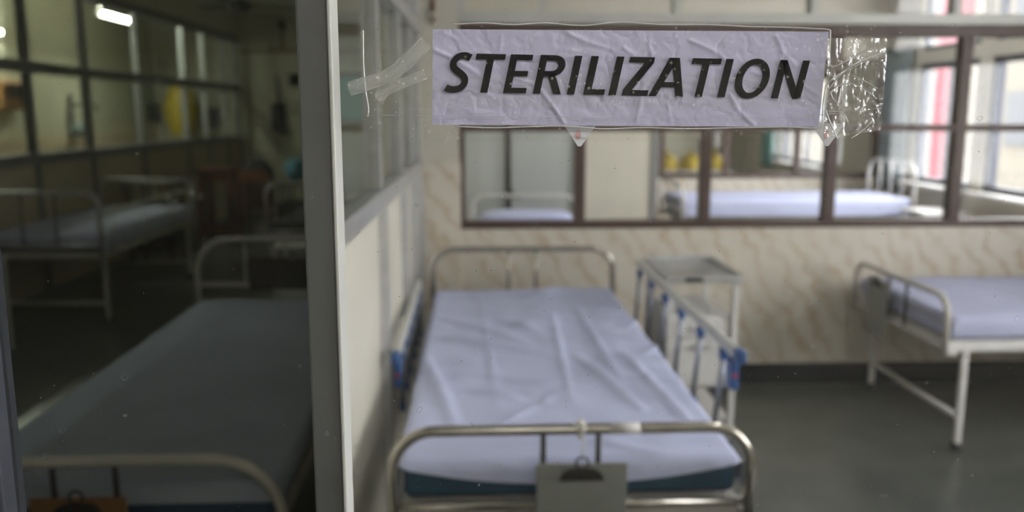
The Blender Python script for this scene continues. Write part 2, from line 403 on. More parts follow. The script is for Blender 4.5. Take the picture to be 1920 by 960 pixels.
f = MB(); f.box(-.345, XO, -.01, .09, .885, .935).box(-.345, XO, -.01, .09, 2.03, 2.1); f.build('window_frame', 'brown_frame', w2w, bevel=.004)
mx2 = [-.32, .45, 1.12, 1.83, 2.51, 3.25, XO - .03]
for x in mx2: box('mullion', 'brown_frame', x - .03, x + .03, 0, .08, .935, 2.03, w2w)
for i in range(6): box('pane', 'window_glass', mx2[i] + .03, mx2[i+1] - .03, .038, .042, .935, 2.03, w2w)

# ---- front window wall (between viewer and bay)
YG = .645
fw = MB(); fw.box(XL, -.44, YG - .03, YG + .07, 0, CEIL).box(.98, XO, YG - .03, YG + .07, 0, CEIL).box(-.44, .98, YG - .03, YG + .07, 0, .93).box(-.44, .98, YG - .03, YG + .07, 2.12, CEIL)
struct(fw.build('wall_front', 'wall_paint'), 'wall around the sliding window')
w1 = sempty('window_1', 'aluminium sliding window that the sign is taped to', (0, YG, 0))
f = MB(); f.box(-.44, .98, -.025, .06, .93, .965).box(-.44, .98, -.025, .06, 2.085, 2.12).box(.95, .98, -.025, .06, .965, 2.085).box(-.44, -.412, -.025, .06, .965, 2.085)
f.build('window_frame', 'dark_aluminium', w1, bevel=.002)
box('outer_stile', 'dark_aluminium', -.409, -.3865, .012, .045, .966, 2.084, w1, bevel=.002)
st = box('middle_stile', 'post_aluminium', -.1395, -.1155, .018, .047, .966, 2.084, w1, bevel=.002)
box('highlight_strip', 'white_aluminium', -.1155, -.1125, .014, .047, .966, 2.084, w1, bevel=.001)  # sash edge coloured pale to stand for its bright highlight
box('pane', 'clear_dusty_glass', -.135, .95, 0, .005, .965, 2.085, w1)
box('pane', 'tinted_glass', -.3865, -.1395, .03, .035, .965, 2.085, w1)

# ------------------------------------------------------------------ hospital beds
def hoop(hw, ztop, zlow, rc, y=0, n=8, flare=0):
    pts = [(-hw - flare, y, zlow), (-hw, y, ztop - rc)]
    for k in range(1, n + 1):
        a = PI - PI / 2 * k / n; pts.append((-hw + rc + rc * math.cos(a), y, ztop - rc + rc * math.sin(a)))
    for k in range(0, n + 1):
        a = PI / 2 - PI / 2 * k / n; pts.append((hw - rc + rc * math.cos(a), y, ztop - rc + rc * math.sin(a)))
    pts.append((hw + flare, y, zlow)); return pts

def bed(label, loc, rz, L=2.2, hw=.465, fz=.75, hz=.86, z0=.55, z1=.652, mhw=.445, tube_m='steel', frame_m='cream_enamel',
        matt_m='blue_vinyl', fbars=(-.077, .065), hbars=(-.075, .065), group='hospital beds in the wards', rt=.0145, fr=.545, hr=.62,
        rc=.11, leg_in=.09, leg_y=.1, crossbar=True, base=True, legs_m=None):
    b = thing('hospital_bed', label, 'bed', loc, rz, group)
    legs_m = legs_m or frame_m
    for y, zt, bars, lowz, nm in ((0, fz, fbars, fr, 'footboard'), (L, hz, hbars, hr, 'headboard')):
        h = MB().tube(hoop(hw, zt, z0 - .07, rc, y), rt, 14).build(nm, tube_m, b, smooth=True)
        MB().tube([(-hw, y, lowz), (hw, y, lowz)], rt * .75).build('crossrail', tube_m, h, smooth=True)
        for x in bars: MB().tube([(x, y, lowz), (x, y, zt)], rt * .5, 8).build('upright', tube_m if nm == 'headboard' else 'dark_metal', h, smooth=True)
    fr_ = MB()
    fr_.box(-mhw, -mhw + .035, .02, L - .02, z0 - .055, z0 - .008).box(mhw - .035, mhw, .02, L - .02, z0 - .055, z0 - .008)
    fr_.box(-mhw + .035, mhw - .035, .02, .06, z0 - .055, z0 - .008).box(-mhw + .035, mhw - .035, L - .06, L - .02, z0 - .055, z0 - .008)
    fr_.box(-hw, -mhw, .0, .06, z0 - .07, z0 - .03).box(mhw, hw, .0, .06, z0 - .07, z0 - .03)
    fr_.box(-hw, -mhw, L - .06, L, z0 - .07, z0 - .03).box(mhw, hw, L - .06, L, z0 - .07, z0 - .03)
    fr_.build('bed_frame', frame_m, b, bevel=.004)
    box('mattress_base', frame_m, -mhw + .035, mhw - .035, .06, L - .06, z0 - .022, z0 - .006, b)
    for sx in (-1, 1):
        for y in (leg_y, L - leg_y):
            x = sx * (mhw - .02)
            g = box('leg', legs_m, x - .0145, x + .0145, y - .0145, y + .0145, .03, z0 - .055, b, bevel=.004)
            MB().lathe([(.022, 0), (.026, .008), (.024, .03), (.02, .04)], (x, y, 0), 12).build('rubber_foot', 'rubber', g, smooth=True)
    if crossbar:
        for y in (leg_y, L - leg_y): tube('crossbar', legs_m, [(-mhw + .04, y, .158), (mhw - .04, y, .158)], .014, b)
    mm = MB().box(-mhw + .004, mhw - .004, .035, L - .03, z0, z1).build('mattress', matt_m, b, bevel=.022, seg=4)
    return b

def sheet(label, bedobj, L, mhw, z1, mt, drop=.09, front=lambda x: .05, seed=1, folds=(), amp=1.0, group='bed sheets', y_start=.035, head_drop=.03, rand=22):
    rnd = random.Random(seed); hw = mhw + .006; zt = z1 + .007
    lines = list(folds)
    for _ in range(rand):
        x = rnd.uniform(-hw, hw); y = rnd.uniform(.1, L); a = rnd.gauss(.0, .5) + (0 if rnd.random() < .6 else PI / 2); l = rnd.uniform(.15, .45)
        lines.append((x, y, x + l * math.cos(a), y + l * math.sin(a), rnd.uniform(.002, .007) * (1 if rnd.random() < .7 else -1), rnd.uniform(.010, .022)))
    def disp(x, y):
        d = 0
        for (x0, y0, x1, y1, A, w) in lines:
            dx, dy = x1 - x0, y1 - y0; ll = dx * dx + dy * dy
            t = ((x - x0) * dx + (y - y0) * dy) / ll
            tt = min(1, max(0, t)); px, py = x0 + tt * dx, y0 + tt * dy
            q = ((x - px) ** 2 + (y - py) ** 2) / (w * w)
            if q < 9: d += A * math.exp(-q) * math.sin(PI * (.1 + .8 * tt))
        d += .006 * max(0, noise.noise(Vector((x * 3, y * 3, seed)))) + .003 * noise.noise(Vector((x * 9, y * 9, seed + 5)))
        return max(-.005, d * amp)
    nu, nv = 84, 170; S0 = hw + drop
    y0 = y_start - .006; y1 = L - .024; r = .02
    def bend(s, lim):                       # arc-length s from the centre -> (pos, down)
        a = abs(s); sg = 1 if s >= 0 else -1
        if a < lim - r: return s, 0
        q = a - (lim - r)
        if q < r * PI / 2: return sg * (lim - r + r * math.sin(q / r)), r * (1 - math.cos(q / r))
        return sg * lim, r + q - r * PI / 2
    def fn(u, v):
        s = (u * 2 - 1) * S0
        x, dz = bend(s, hw)
        fd = front(max(-1, min(1, s / hw)))
        if abs(s) > hw: fd = min(fd, .0)
        t = -fd + v * (y1 - y0 + fd + head_drop)
        yy, dy = bend(t - (y1 - y0) / 2, (y1 - y0) / 2)
        yy += y0 + (y1 - y0) / 2
        down = max(dz, dy)
        edge = 1 if down < .012 else 0
        ripple = .004 * noise.noise(Vector((yy * 7, s * 3, seed + 2)))
        z = zt - down + (max(0, disp(s, t)) + .4 * min(0, disp(s, t)) if edge else 0)
        if dz > r: x += (.006 + ripple + .04 * (dz - r) * noise.noise(Vector((yy * 4, 1, seed)))) * (1 if s > 0 else -1)
        if dy > r: yy += -(.005 + abs(ripple)) if t < (y1 - y0) / 2 else .005
        return (x, yy, z)
    o = MB().grid(nu, nv, fn).build('bed_sheet', mt, smooth=True)
    o.location = bedobj.location; o.rotation_euler = bedobj.rotation_euler
    return tag(o, label, 'bed sheet', group)

def clipboard(label, loc, rz, m, w=.235, h=.32, tilt=0, cord=None, group='clipboards hung on the beds'):
    c = thing('clipboard', label, 'clipboard', loc, rz, group)
    MB().box(-w/2, w/2, -.003, .003, -h, 0).build('board', m, c, bevel=.002)
    k = MB().prism_xz([(-.058, -.042), (.058, -.042), (.048, -.022), (.030, -.012), (-.030, -.012), (-.048, -.022)], -.014, -.003).build('clip', 'dark_metal', c, bevel=.002)
    MB().tube([(.016 * math.cos(a), -.009, .004 + .016 * math.sin(a)) for a in [2 * PI * i / 18 for i in range(18)]], .003, 8, closed=True).build('hanging_ring', 'dark_metal', k, smooth=True)
    if cord:
        MB().tube([(0, -.009, .018), (.001, -.012, cord * .6), (.002, -.010, cord)], .0022, 8).build('cord', 'string_white', c, smooth=True)
    return c

# --- the main bed
MBX = bed('steel hooped bed with white sheet and raised side rails right behind the sign', (.228, 2.08, 0), .62, L=2.24, group='hospital beds in the wards')
tape_band = MB().tube([(.095, 0, .75), (.171, 0, .75)], .0152, 14).build('label_band', 'white_enamel', [c for c in MBX.children if c.name.startswith('footboard')][0], smooth=True)
hem = lambda x: .010 + .050 * (1 - abs(x) ** 2.2)
folds = [(-.40, 1.55, -.02, 1.10, .011, .022), (-.42, 1.25, .05, .92, .013, .020), (-.15, 1.50, .02, 1.30, .010, .018), (.05, .45, .10, 1.70, .006, .010),
         (.24, .5, .22, 1.75, .008, .012), (-.3, .75, .1, .55, .009, .02), (.12, .95, .26, .35, .010, .016), (.30, 1.0, .38, .2, .008, .014), (-.38, .62, .0, .42, .008, .018),
         (-.22, 1.9, -.18, .4, .004, .008), (-.44, 1.0, -.3, .2, .008, .02)]
sheet('creased white sheet on the main bed, its curved hem over blue vinyl', MBX, 2.24, .445, .652, 'sheet_cotton', drop=.085, front=hem, seed=3, folds=folds, rand=30, amp=2.0)

def side_rail(b, x, y0, y1, z, zb, flip, lean):
    """collapsible side rail: flat top bar, blue joints, round uprights, release catch"""
    r = MB().box(x - .012, x + .012, y0, y1, z - .018, z + .018).build('side_rail', 'white_aluminium', b, bevel=.006, seg=3)
    MB().box(x - .016, x + .016, y0 - .035, y0 + .02, z - .024, z + .022).build('end_cap', 'blue_plastic', r, bevel=.011, seg=3)
    n = 6
    for i in range(n):
        y = y0 + .16 + i * (y1 - y0 - .22) / (n - 1)
        MB().box(x - .013, x + .013, y - .018, y + .018, z - .062, z - .018).build('joint', 'blue_plastic', r, bevel=.008, seg=3)
        tube('upright', 'rail_steel', [(x, y, z - .055), (x - .004 * flip, y + lean, zb)], .009, r, 10)
        MB().box(x - .012, x + .012, y + lean - .016, y + lean + .016, zb - .03, zb + .012).build('pivot', 'blue_plastic', r, bevel=.006)
    MB().box(x - .010, x + .012, y0 + .36, y1 - .1, zb - .035, zb - .012).build('lower_bar', 'pale_steel', r, bevel=.004)
    cb = MB().box(x - .015, x + .015, y0 + .03, y0 + .085, z - .125, z - .026).build('release_catch', 'blue_plastic', r, bevel=.01, seg=3)
    MB().lathe([(.008, 0), (.008, .004)], (0, 0, 0), 10).build('button', 'red_plastic', cb).matrix_local.translation = (x, y0 + .057, z - .062)
    for c in cb.children: c.rotation_euler = (PI / 2, 0, 0); c.location = (x, y0 + .031, z - .075)
    tube('bracket', 'pale_steel', [(x, (y0 + y1) / 2, zb - .03), (x - flip * .10, (y0 + y1) / 2, zb - .04)], .01, r, 8)
    return r
side_rail(MBX, .558, .42, 2.06, .818, .50, 1, .06)
side_rail(MBX, -.525, .80, 2.10, .715, .47, -1, .06)
clipboard('grey clipboard tied with white cord to the steel foot rail of the main bed', (.247, 2.045, .672), 0, 'grey_board', w=.232, cord=.07)
# the knot of cord round the foot rail
kn = MB().tube([(.02 * math.sin(a) * .2 + .004 * math.sin(3 * a), .021 * math.cos(a), .021 * math.sin(a)) for a in [2 * PI * i / 24 for i in range(24)]], .0055, 8, closed=True).build('cord_knot', 'string_white', smooth=True)
kn.location = (.249, 2.08, .750); tag(kn, 'white cord knotted round the steel foot rail above the grey clipboard', 'cord')
MB().tube([(0, -.018, .016), (-.012, -.02, .030), (-.020, -.02, .020), (-.012, -.021, .012)], .005, 8).build('loose_end', 'string_white', kn, smooth=True)

# --- bed on the right, its foot towards the left
RB = bed('white bed on the right, its foot hoop facing the main bed', (2.085, 4.145, 0), -90, L=1.98, hw=.475, fz=.735, hz=.86, z0=.535, z1=.64, mhw=.465, tube_m='cream_enamel', frame_m='white_enamel', matt_m='sheet_cotton',
         fbars=(-.09, .09), rt=.0145, fr=.50, rc=.10, leg_y=.11)
sheet('white sheet, colour dimmed against window light, on the right-hand bed with the grey clipboard', RB, 1.98, .465, .64, 'dimmed_white_sheet', drop=.075, front=lambda x: .05, seed=12, rand=44, amp=2.2)
clipboard('dark grey clipboard hung on the foot of the right-hand bed', (2.058, 4.30, .70), -90, 'grey_board', w=.22, h=.30)

# --- locker beside the head of the main bed
LK = thing('bedside_locker', 'white bedside locker with steel tray top beside the main bed', 'locker', (.988, 3.99, 0), 0, 'bedside lockers')
for sx in (-1, 1):
    for sy in (-1, 1):
        x, y = sx * .148, sy * .255
        g = box('post', 'white_enamel', x - .013, x + .013, y - .013, y + .013, .06, .80, LK, bevel=.003)
        w = MB().lathe([(.012, -.011), (.027, -.011), (.03, -.006), (.03, .006), (.027, .011), (.012, .011)], (0, 0, 0), 14).build('castor', 'rubber', g, smooth=True)
        w.rotation_euler = (0, PI / 2, 0); w.location = (x, y, .031)
tr = MB().box(-.175, .175, -.285, .285, .80, .806)
tr.box(-.175, .175, -.285, -.277, .806, .832).box(-.175, .175, .277, .285, .806, .832).box(-.175, -.167, -.277, .277, .806, .832).box(.167, .175, -.277, .277, .806, .832)
tr.build('tray_top', 'pale_steel', LK, bevel=.003)
cbn = box('cabinet_body', 'white_enamel', -.136, .136, -.24, .24, .30, .64, LK, bevel=.006)
dr = box('door', 'white_enamel', -.125, .125, -.252, -.241, .315, .53, cbn, bevel=.004)
box('handle', 'pale_steel', -.05, .05, -.268, -.253, .495, .507, dr, bevel=.004)
d2 = box('drawer', 'white_enamel', -.125, .125, -.252, -.241, .54, .63, cbn, bevel=.004)
box('handle', 'pale_steel', -.05, .05, -.268, -.253, .58, .592, d2, bevel=.004)
box('lower_shelf', 'white_enamel', -.148, .148, -.255, .255, .14, .155, LK, bevel=.003)
box('tray_grip', 'dark_metal', -.09, -.01, -.289, -.286, .808, .826, LK)

# --- left ward: the near bed behind the tinted glass
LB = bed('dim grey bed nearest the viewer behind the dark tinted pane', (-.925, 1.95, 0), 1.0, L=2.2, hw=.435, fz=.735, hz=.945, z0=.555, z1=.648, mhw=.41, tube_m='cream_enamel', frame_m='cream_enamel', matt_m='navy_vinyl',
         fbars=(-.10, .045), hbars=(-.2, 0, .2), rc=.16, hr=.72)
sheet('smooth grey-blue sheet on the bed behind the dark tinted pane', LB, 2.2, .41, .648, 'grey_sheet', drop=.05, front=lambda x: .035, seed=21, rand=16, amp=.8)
clipboard('brown board with dark clip hung at the foot of the dim near bed', (-.955, 1.915, .66), 0, 'brown_board', w=.225, h=.28)
clipboard('dark clipboard hung on the head hoop of the dim near bed', (-.93, 4.12, .86), 0, 'dark_metal', w=.42, h=.16)
# --- left ward: bed against the glazed partition
B2 = bed('lavender covered bed with tall pale hoop beside the long glazed partition', (-3.19, 6.2, 0), 0, L=2.0, hw=.43, fz=.985, hz=.93, z0=.56, z1=.68, mhw=.415, tube_m='pale_steel', frame_m='cream_enamel', matt_m='lavender_sheet', fbars=(-.12, .12), rc=.09, fr=.60)
sheet('lavender sheet on the bed beside the long glazed partition', B2, 2.0, .415, .68, 'lavender_sheet', drop=.10, front=lambda x: .09, seed=31, rand=20)
r2 = MB().box(.452, .472, .05, 1.9, .835, .86).build('side_rail', 'white_aluminium', B2, bevel=.005)
for y in (.12, .7, 1.3, 1.85): tube('upright', 'pale_steel', [(.462, y, .84), (.462, y, .50)], .008, r2, 8)
# --- left ward: third bed seen head on
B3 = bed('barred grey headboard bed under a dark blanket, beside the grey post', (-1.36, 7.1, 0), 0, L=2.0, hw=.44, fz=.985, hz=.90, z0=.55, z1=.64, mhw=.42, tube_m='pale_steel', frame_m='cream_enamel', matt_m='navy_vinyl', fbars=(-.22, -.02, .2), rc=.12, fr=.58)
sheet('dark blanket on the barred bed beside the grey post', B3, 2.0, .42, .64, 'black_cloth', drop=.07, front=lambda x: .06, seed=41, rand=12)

def locker(label, loc, rz, w=.36, d=.36, h=.70, m='white_enamel', body=True, group='bedside lockers', top_m='white_enamel'):
    k = thing('bedside_locker', label, 'locker', loc, rz, group)
    for sx in (-1, 1):
        for sy in (-1, 1):
            x, y = sx * (w / 2 - .02), sy * (d / 2 - .02); box('post', m, x - .011, x + .011, y - .011, y + .011, 0, h - .015, k, bevel=.003)
    box('top', top_m, -w/2, w/2, -d/2, d/2, h - .015, h + .008, k, bevel=.006)
    if body:
        b = box('cabinet_body', m, -w/2 + .035, w/2 - .035, -d/2 + .025, d/2 - .035, .14, h * .72, k, bevel=.004)
        e = box('door', m, -w/2 + .045, w/2 - .045, -d/2 + .014, -d/2 + .024, .16, h * .70, b, bevel=.003)
        box('handle', 'pale_steel', w/2 - .09, w/2 - .07, -d/2 - .002, -d/2 + .013, h * .4, h * .5, e, bevel=.003)
    return k
locker('pale locker at the left end of the lavender bed, in the dim ward', (-3.30, 5.45, 0), 0, h=.62)
locker('dark locker with white top beyond the lavender bed', (-3.42, 9.0, 0), 0, w=.46, d=.4, h=.86, m='dark_metal')
locker('small white locker half hidden by the grey post', (-1.28, 6.3, 0), 0, w=.5, d=.4, h=.60)

# --- wooden table and chair at the far end of the left ward
WT = thing('wooden_table', 'tall red-brown wooden table at the far end of the dim ward', 'table', (-3.20, 10.5, 0), 0)
box('tabletop', 'wood_red', -.24, .24, -.24, .24, .86, .90, WT, bevel=.008)
box('apron', 'wood_red', -.20, .20, -.20, .20, .74, .858, WT, bevel=.004)
for sx in (-1, 1):
    for sy in (-1, 1): box('leg', 'wood_red', sx * .175 - .04, sx * .175 + .04, sy * .175 - .03, sy * .175 + .03, 0, .74, WT, bevel=.006)
box('stretcher', 'wood_orange', -.135, .135, -.19, -.16, .12, .22, WT, bevel=.004)
WC = thing('wooden_chair', 'dark wooden chair with its back to the viewer, holding a black bag', 'chair', (-2.68, 10.3, 0), 0)
box('seat', 'wood_red', -.2, .2, -.18, .22, .43, .46, WC, bevel=.01)
for sx in (-1, 1):
    box('leg', 'wood_red', sx * .18 - .02, sx * .18 + .02, .18, .22, 0, .43, WC, bevel=.004)
    box('leg', 'wood_red', sx * .18 - .02, sx * .18 + .02, -.22, -.182, 0, .86, WC, bevel=.004)
box('backrest', 'wood_orange', -.16, .16, -.215, -.19, .76, .88, WC, bevel=.01)
for x in (-.1, 0, .1): box('back_slat', 'wood_red', x - .015, x + .015, -.212, -.195, .46, .76, WC)
bg = thing('bag', 'black rounded bag standing on the far wooden chair', 'bag', (-2.68, 10.31, .461), 0)
def bagfn(u, v):
    a = u * 2 * PI; z = v * .56
    r = 1 if v < .6 else math.sqrt(max(0, 1 - ((v - .6) / .4) ** 2)); r *= 1 + .05 * noise.noise(Vector((math.cos(a) * 2, math.sin(a) * 2, v * 4)))
    return (.175 * r * math.cos(a), .14 * r * math.sin(a), z)
MB().grid(28, 18, bagfn).build('bag_body', 'black_cloth', bg, smooth=True)
MB().tube([(.06 * math.cos(a), -.02, .55 + .07 * math.sin(a)) for a in [PI * i / 12 for i in range(13)]], .01, 8).build('carry_handle', 'black_cloth', bg, smooth=True)
bl = thing('cloth_bundle', 'sky blue cloth bundle on a stand beside the black bag', 'cloth', (-2.22, 10.2, .775), 0)
def bunfn(u, v):
    a = u * 2 * PI; b = v * PI; r = 1 + .25 * noise.noise(Vector((math.cos(a) * 2, math.sin(a) * 2, v * 3)))
    return (.13 * r * math.sin(b) * math.cos(a), .11 * r * math.sin(b) * math.sin(a), .12 - .12 * math.cos(b) * r)
MB().grid(28, 16, bunfn).build('bundle', 'sky_blue_cloth', bl, smooth=True)
MB().tube([(.05, -.03, .20), (.09, -.05, .24), (.15, -.06, .20)], [.03, .035, .012], 10).build('knot', 'sky_blue_cloth', bl, smooth=True)
locker('plain stand under the sky blue bundle', (-2.22, 10.2, 0), 0, w=.34, d=.34, h=.73, m='dark_metal', top_m='dark_metal')

# --- fittings on the far wall of the left ward
def wall_box(label, cat, x, z, w, h, group=None, name='switch_box'):
    k = thing(name, label, cat, (x, YB, z), 0, group)
    MB().box(-w/2, w/2, -.09, 0, -h/2, h/2).build('casing', 'black_cloth', k, bevel=.02, seg=3)
    MB().lathe([(.04, 0), (.03, .03), (.012, .04)], (0, 0, 0), 12).build('dial', 'dark_metal', k, smooth=True)
    for c in k.children:
        if c.name.startswith('dial'): c.rotation_euler = (PI / 2, 0, 0); c.location = (0, -.09, h * .15)
    return k
wall_box('small black box on the far wall, lower of two under the copper pipe', 'electrical box', -2.86, 2.05, .15, .17, 'black boxes on the far wall')
wall_box('small black box on the far wall, touching the grey post', 'electrical box', -2.66, 2.22, .17, .22, 'black boxes on the far wall')
gk = thing('gas_regulator', 'tall dark gas regulator hanging low on the far wall', 'regulator', (-3.12, YB, 1.50), 0)
MB().box(-.10, .10, -.12, 0, -.22, .2).build('casing', 'black_cloth', gk, bevel=.035, seg=3)
MB().lathe([(.05, 0), (.06, .04), (.06, .14), (.03, .18)], (.07, -.16, -.28), 14).build('bottle', 'dark_metal', gk, smooth=True)
MB().tube([(0, -.05, .2), (0.02, -.05, .35), (.0, -.03, .58)], .015, 8).build('supply_pipe', 'dark_metal', gk, smooth=True)
pc = tube('conduit_pipe', 'pipe_copper', [(-3.66, YB - .035, 2.475), (-.5, YB - .035, 2.475)], .022); tag(pc, 'copper coloured pipe running level along the far wall', 'pipe')
pc2 = tube('conduit_pipe', 'pipe_copper', [(-3.02, YB - .03, 2.50), (-3.02, YB - .03, 2.95)], .02); tag(pc2, 'upright copper coloured pipe rising to the ceiling on the far wall', 'pipe')
MB().box(-3.07, -2.97, YB - .06, YB - .005, 2.82, 2.90).build('junction_box', 'dark_metal', pc2, bevel=.008)
nb = thing('notice_board', 'teal notice board in a dark frame on the far wall', 'notice board', (-2.06, YB, 1.40), 0)
box('felt', 'teal_felt', -.45, .45, -.02, 0, .04, .70, nb)
f = MB(); f.box(-.5, .5, -.035, 0, 0, .04).box(-.5, .5, -.035, 0, .70, .76).box(-.5, -.45, -.035, 0, .04, .70).box(.45, .5, -.035, 0, .04, .70); f.build('board_frame', 'dark_metal', nb, bevel=.004)
fn_ = thing('ceiling_fan', 'dark ceiling fan in the dim left ward', 'fan', (-2.52, 9.3, CEIL), 0)
tube('down_rod', 'dark_metal', [(0, 0, -.28), (0, 0, 0)], .012, fn_)
MB().lathe([(.03, -.40), (.10, -.385), (.12, -.34), (.10, -.295), (.03, -.28)], (0, 0, 0), 20).build('motor', 'dark_metal', fn_, smooth=True)
for k in range(3):
    a = k * 2 * PI / 3 + .5
    q = MB().box(.10, .58, -.055, .055, -.345, -.337).build('blade', 'dark_metal', fn_, bevel=.003); q.rotation_euler = (0, 0, a)

# --- things behind the long glazed partition
def tube_light(label, loc, rz, length=1.2, m='tube_glow', group='fluorescent tubes'):
    k = thing('tube_light', label, 'light', loc, rz, group)
    box('batten', 'white_enamel', -.03, 0, -length/2, length/2, -.03, .03, k, bevel=.005)
    tube('tube', m, [(-.05, -length/2 + .03, 0), (-.05, length/2 - .03, 0)], .014, k)
    for s in (-1, 1): box('lamp_holder', 'white_enamel', -.07, -.03, s * (length/2 - .015) - .014, s * (length/2 - .015) + .014, -.022, .022, k, bevel=.004)
    return k
pt = tube_light('lit fluorescent tube hung from the ceiling behind the partition, whole in view', (-4.35, 10.56, 2.665), 180, 1.0)
for s_ in (-.4, .4): tube('suspension_rod', 'white_enamel', [(-.015, s_, .03), (-.015, s_, CEIL - 2.665)], .006, pt, 8)
tube_light('lit fluorescent tube cut by the left edge of the view', (XL, 8.64, 2.37), 180, 1.2)
struct(box('trim_1', 'dado_paint', XL, XL + .02, .8, YB, 0, 1.27), 'beige dado along the far left wall')
yb = thing('waste_bag', 'bright yellow waste bag on a stand behind the glazed partition', 'bag', (-4.33, 12.6, 0), 0, 'yellow waste bags')
def ybfn(u, v):
    a = u * 2 * PI; r = (.62 + .55 * math.sin(PI * min(1, v * 1.15) * .72 + .35)) * (1 + .13 * noise.noise(Vector((math.cos(a) * 3, math.sin(a) * 3, v * 3))))
    if v > .90: r *= .7
    return (.19 * r * math.cos(a), .22 * r * math.sin(a), 1.24 + v * .70)
MB().grid(30, 20, ybfn).build('bag_body', 'yellow_plastic', yb, smooth=True)
MB().tube([(-.26, 0, .02), (-.26, 0, 1.98), (-.14, 0, 1.98)], .016, 8).build('stand_pole', 'dull_aluminium', yb, smooth=True)
MB().tube([(.14 * math.cos(a), .16 * math.sin(a), 1.975) for a in [2 * PI * i / 20 for i in range(20)]], .012, 8, closed=True).build('stand_ring', 'dull_aluminium', yb, smooth=True)
MB().box(-.36, -.06, -.03, .03, 0, .03).box(-.29, -.23, -.16, .16, 0, .03).build('stand_foot', 'dull_aluminium', yb, bevel=.004)
def hung(name, label, cat, y, z, w, h, m, d=.12, group=None):
    k = thing(name, label, cat, (XL, y, z), 0, group)
    MB().box(.0, d, -w/2, w/2, -h/2, h/2).build('casing', m, k, bevel=min(.03, d * .3), seg=3)
    MB().box(d - .002, d + .006, -w*.36, w*.36, -h*.1, h*.36).build('faceplate', 'dark_metal' if m != 'dark_metal' else 'grey_board', k, bevel=.003)
    return k
hung('wall_unit', 'small dark wall unit left of the yellow bag', 'wall unit', 13.2, 1.57, .22, .26, 'dark_metal')
hung('wall_unit', 'brown wall cabinet near the left edge of the view', 'cabinet', 9.25, 1.73, .42, .30, 'brown_board')
k = hung('wall_unit', 'blue-grey dispenser on the end wall, right of the yellow bag', 'dispenser', 13.1, 1.50, .20, .30, 'navy_vinyl')
k.location = (-4.12, YB, 1.48); k.rotation_euler = (0, 0, -PI / 2)
tp = thing('wall_tap', 'grey tap and pipe on the wall behind the partition', 'tap', (XL, 10.6, 1.38), 0)
MB().tube([(.05, 0, -.12), (.05, 0, .36), (.06, .0, .39)], .026, 10).build('riser', 'dull_aluminium', tp, smooth=True)
MB().tube([(.05, 0, .26), (.15, .1, .28), (.16, .42, .28), (.16, .44, .18)], .02, 10).build('spout', 'dull_aluminium', tp, smooth=True)
MB().lathe([(.05, 0), (.10, .05), (.11, .13), (.07, .17)], (.14, 0, -.12), 14).build('basin_pot', 'grey_green_cloth', tp, smooth=True)

# ------------------------------------------------------------------ room behind the bay
B4 = bed('white hooped bed seen through the left panes of the brown window', (.34, 5.05, 0), 0, L=2.0, hw=.43, fz=.70, hz=.875, z0=.56, z1=.68, mhw=.41, tube_m='white_enamel', frame_m='white_enamel', matt_m='sheet_cotton', rc=.10, hbars=())
sheet('white sheet on the hooped bed behind the left panes', B4, 2.0, .41, .68, 'sheet_cotton', drop=.12, front=lambda x: .09, seed=51, rand=14)
pl = thing('pillow', 'white pillow at the hoop of the bed behind the left panes', 'pillow', (.34, 6.72, .70), 0)
def pil(u, v):
    a = u * 2 * PI; b = v * PI
    def se(c, e): return math.copysign(abs(c) ** e, c)
    return (.36 * se(math.cos(a), .5) * se(math.sin(b), .6), .17 * se(math.sin(a), .5) * se(math.sin(b), .6), .045 - .05 * math.cos(b))
MB().grid(36, 16, pil).build('pillow_case', 'sheet_cotton', pl, smooth=True)
dp = thing('drip_stand', 'slim dark drip pole with flat foot in front of the grey panels', 'drip stand', (.225, 6.52, .71), 0)
dp.location = (.225, 7.18, 0)
tube('pole', 'dark_metal', [(0, 0, .02), (0, 0, 1.95)], .014, dp)
MB().box(-.11, .11, -.035, .035, .84, .875).build('clamp', 'dark_metal', dp, bevel=.01)
MB().prism_xz([(-.04, .876), (.04, .876), (.012, .93), (-.012, .93)], -.02, .02).build('clamp_collar', 'dark_metal', dp)
for s in (-1, 1): tube('hook', 'dark_metal', [(0, 0, 1.94), (s * .08, 0, 1.97), (s * .11, 0, 1.93)], .006, dp, 8)
MB().box(-.16, .16, -.02, .02, 0, .03).box(-.02, .02, -.05, .05, 0, .03).build('foot', 'dark_metal', dp, bevel=.004)

B5 = bed('blue-white bed crosswise in the further room behind the brown window', (1.72, 7.72, 0), -90, L=2.02, hw=.45, fz=.93, hz=1.12, z0=.66, z1=.80, mhw=.42, tube_m='white_enamel', frame_m='grey_board', matt_m='lavender_sheet', rc=.14, hbars=(-.22, 0, .22), fbars=(-.15, .15), fr=.72, hr=.80)
sheet('blue-white sheet on the crosswise bed in the further room', B5, 2.02, .42, .80, 'sheet_cotton', drop=.13, front=lambda x: .1, seed=61, rand=14)
locker('white topped locker below the outer windows, nearer the crosswise bed', (3.78, 6.98, 0), 0, w=.4, d=.42, h=.74)
locker('white topped locker below the outer windows, nearest the right edge', (3.80, 6.25, 0), 0, w=.38, d=.40, h=.74)
cu = thing('curtain', 'grey-green curtain drawn aside by the outer windows', 'curtain', (XO - .07, 8.33, .80), 0)
def cur(u, v): return (.03 * math.sin(u * 2 * PI * 5) - .01, -.22 + .44 * u, v * 1.35)
MB().grid(70, 6, cur).build('cloth', 'grey_green_cloth', cu, smooth=True, solid=.003)
tube('curtain_rod', 'dark_metal', [(.072, -.26, 1.36), (-.01, -.26, 1.36), (-.01, .26, 1.36), (.072, .26, 1.36)], .012, cu)
cu2 = thing('curtain', 'dull teal curtain beside the far bright windows', 'curtain', (XO - .07, 12.02, .80), 0)
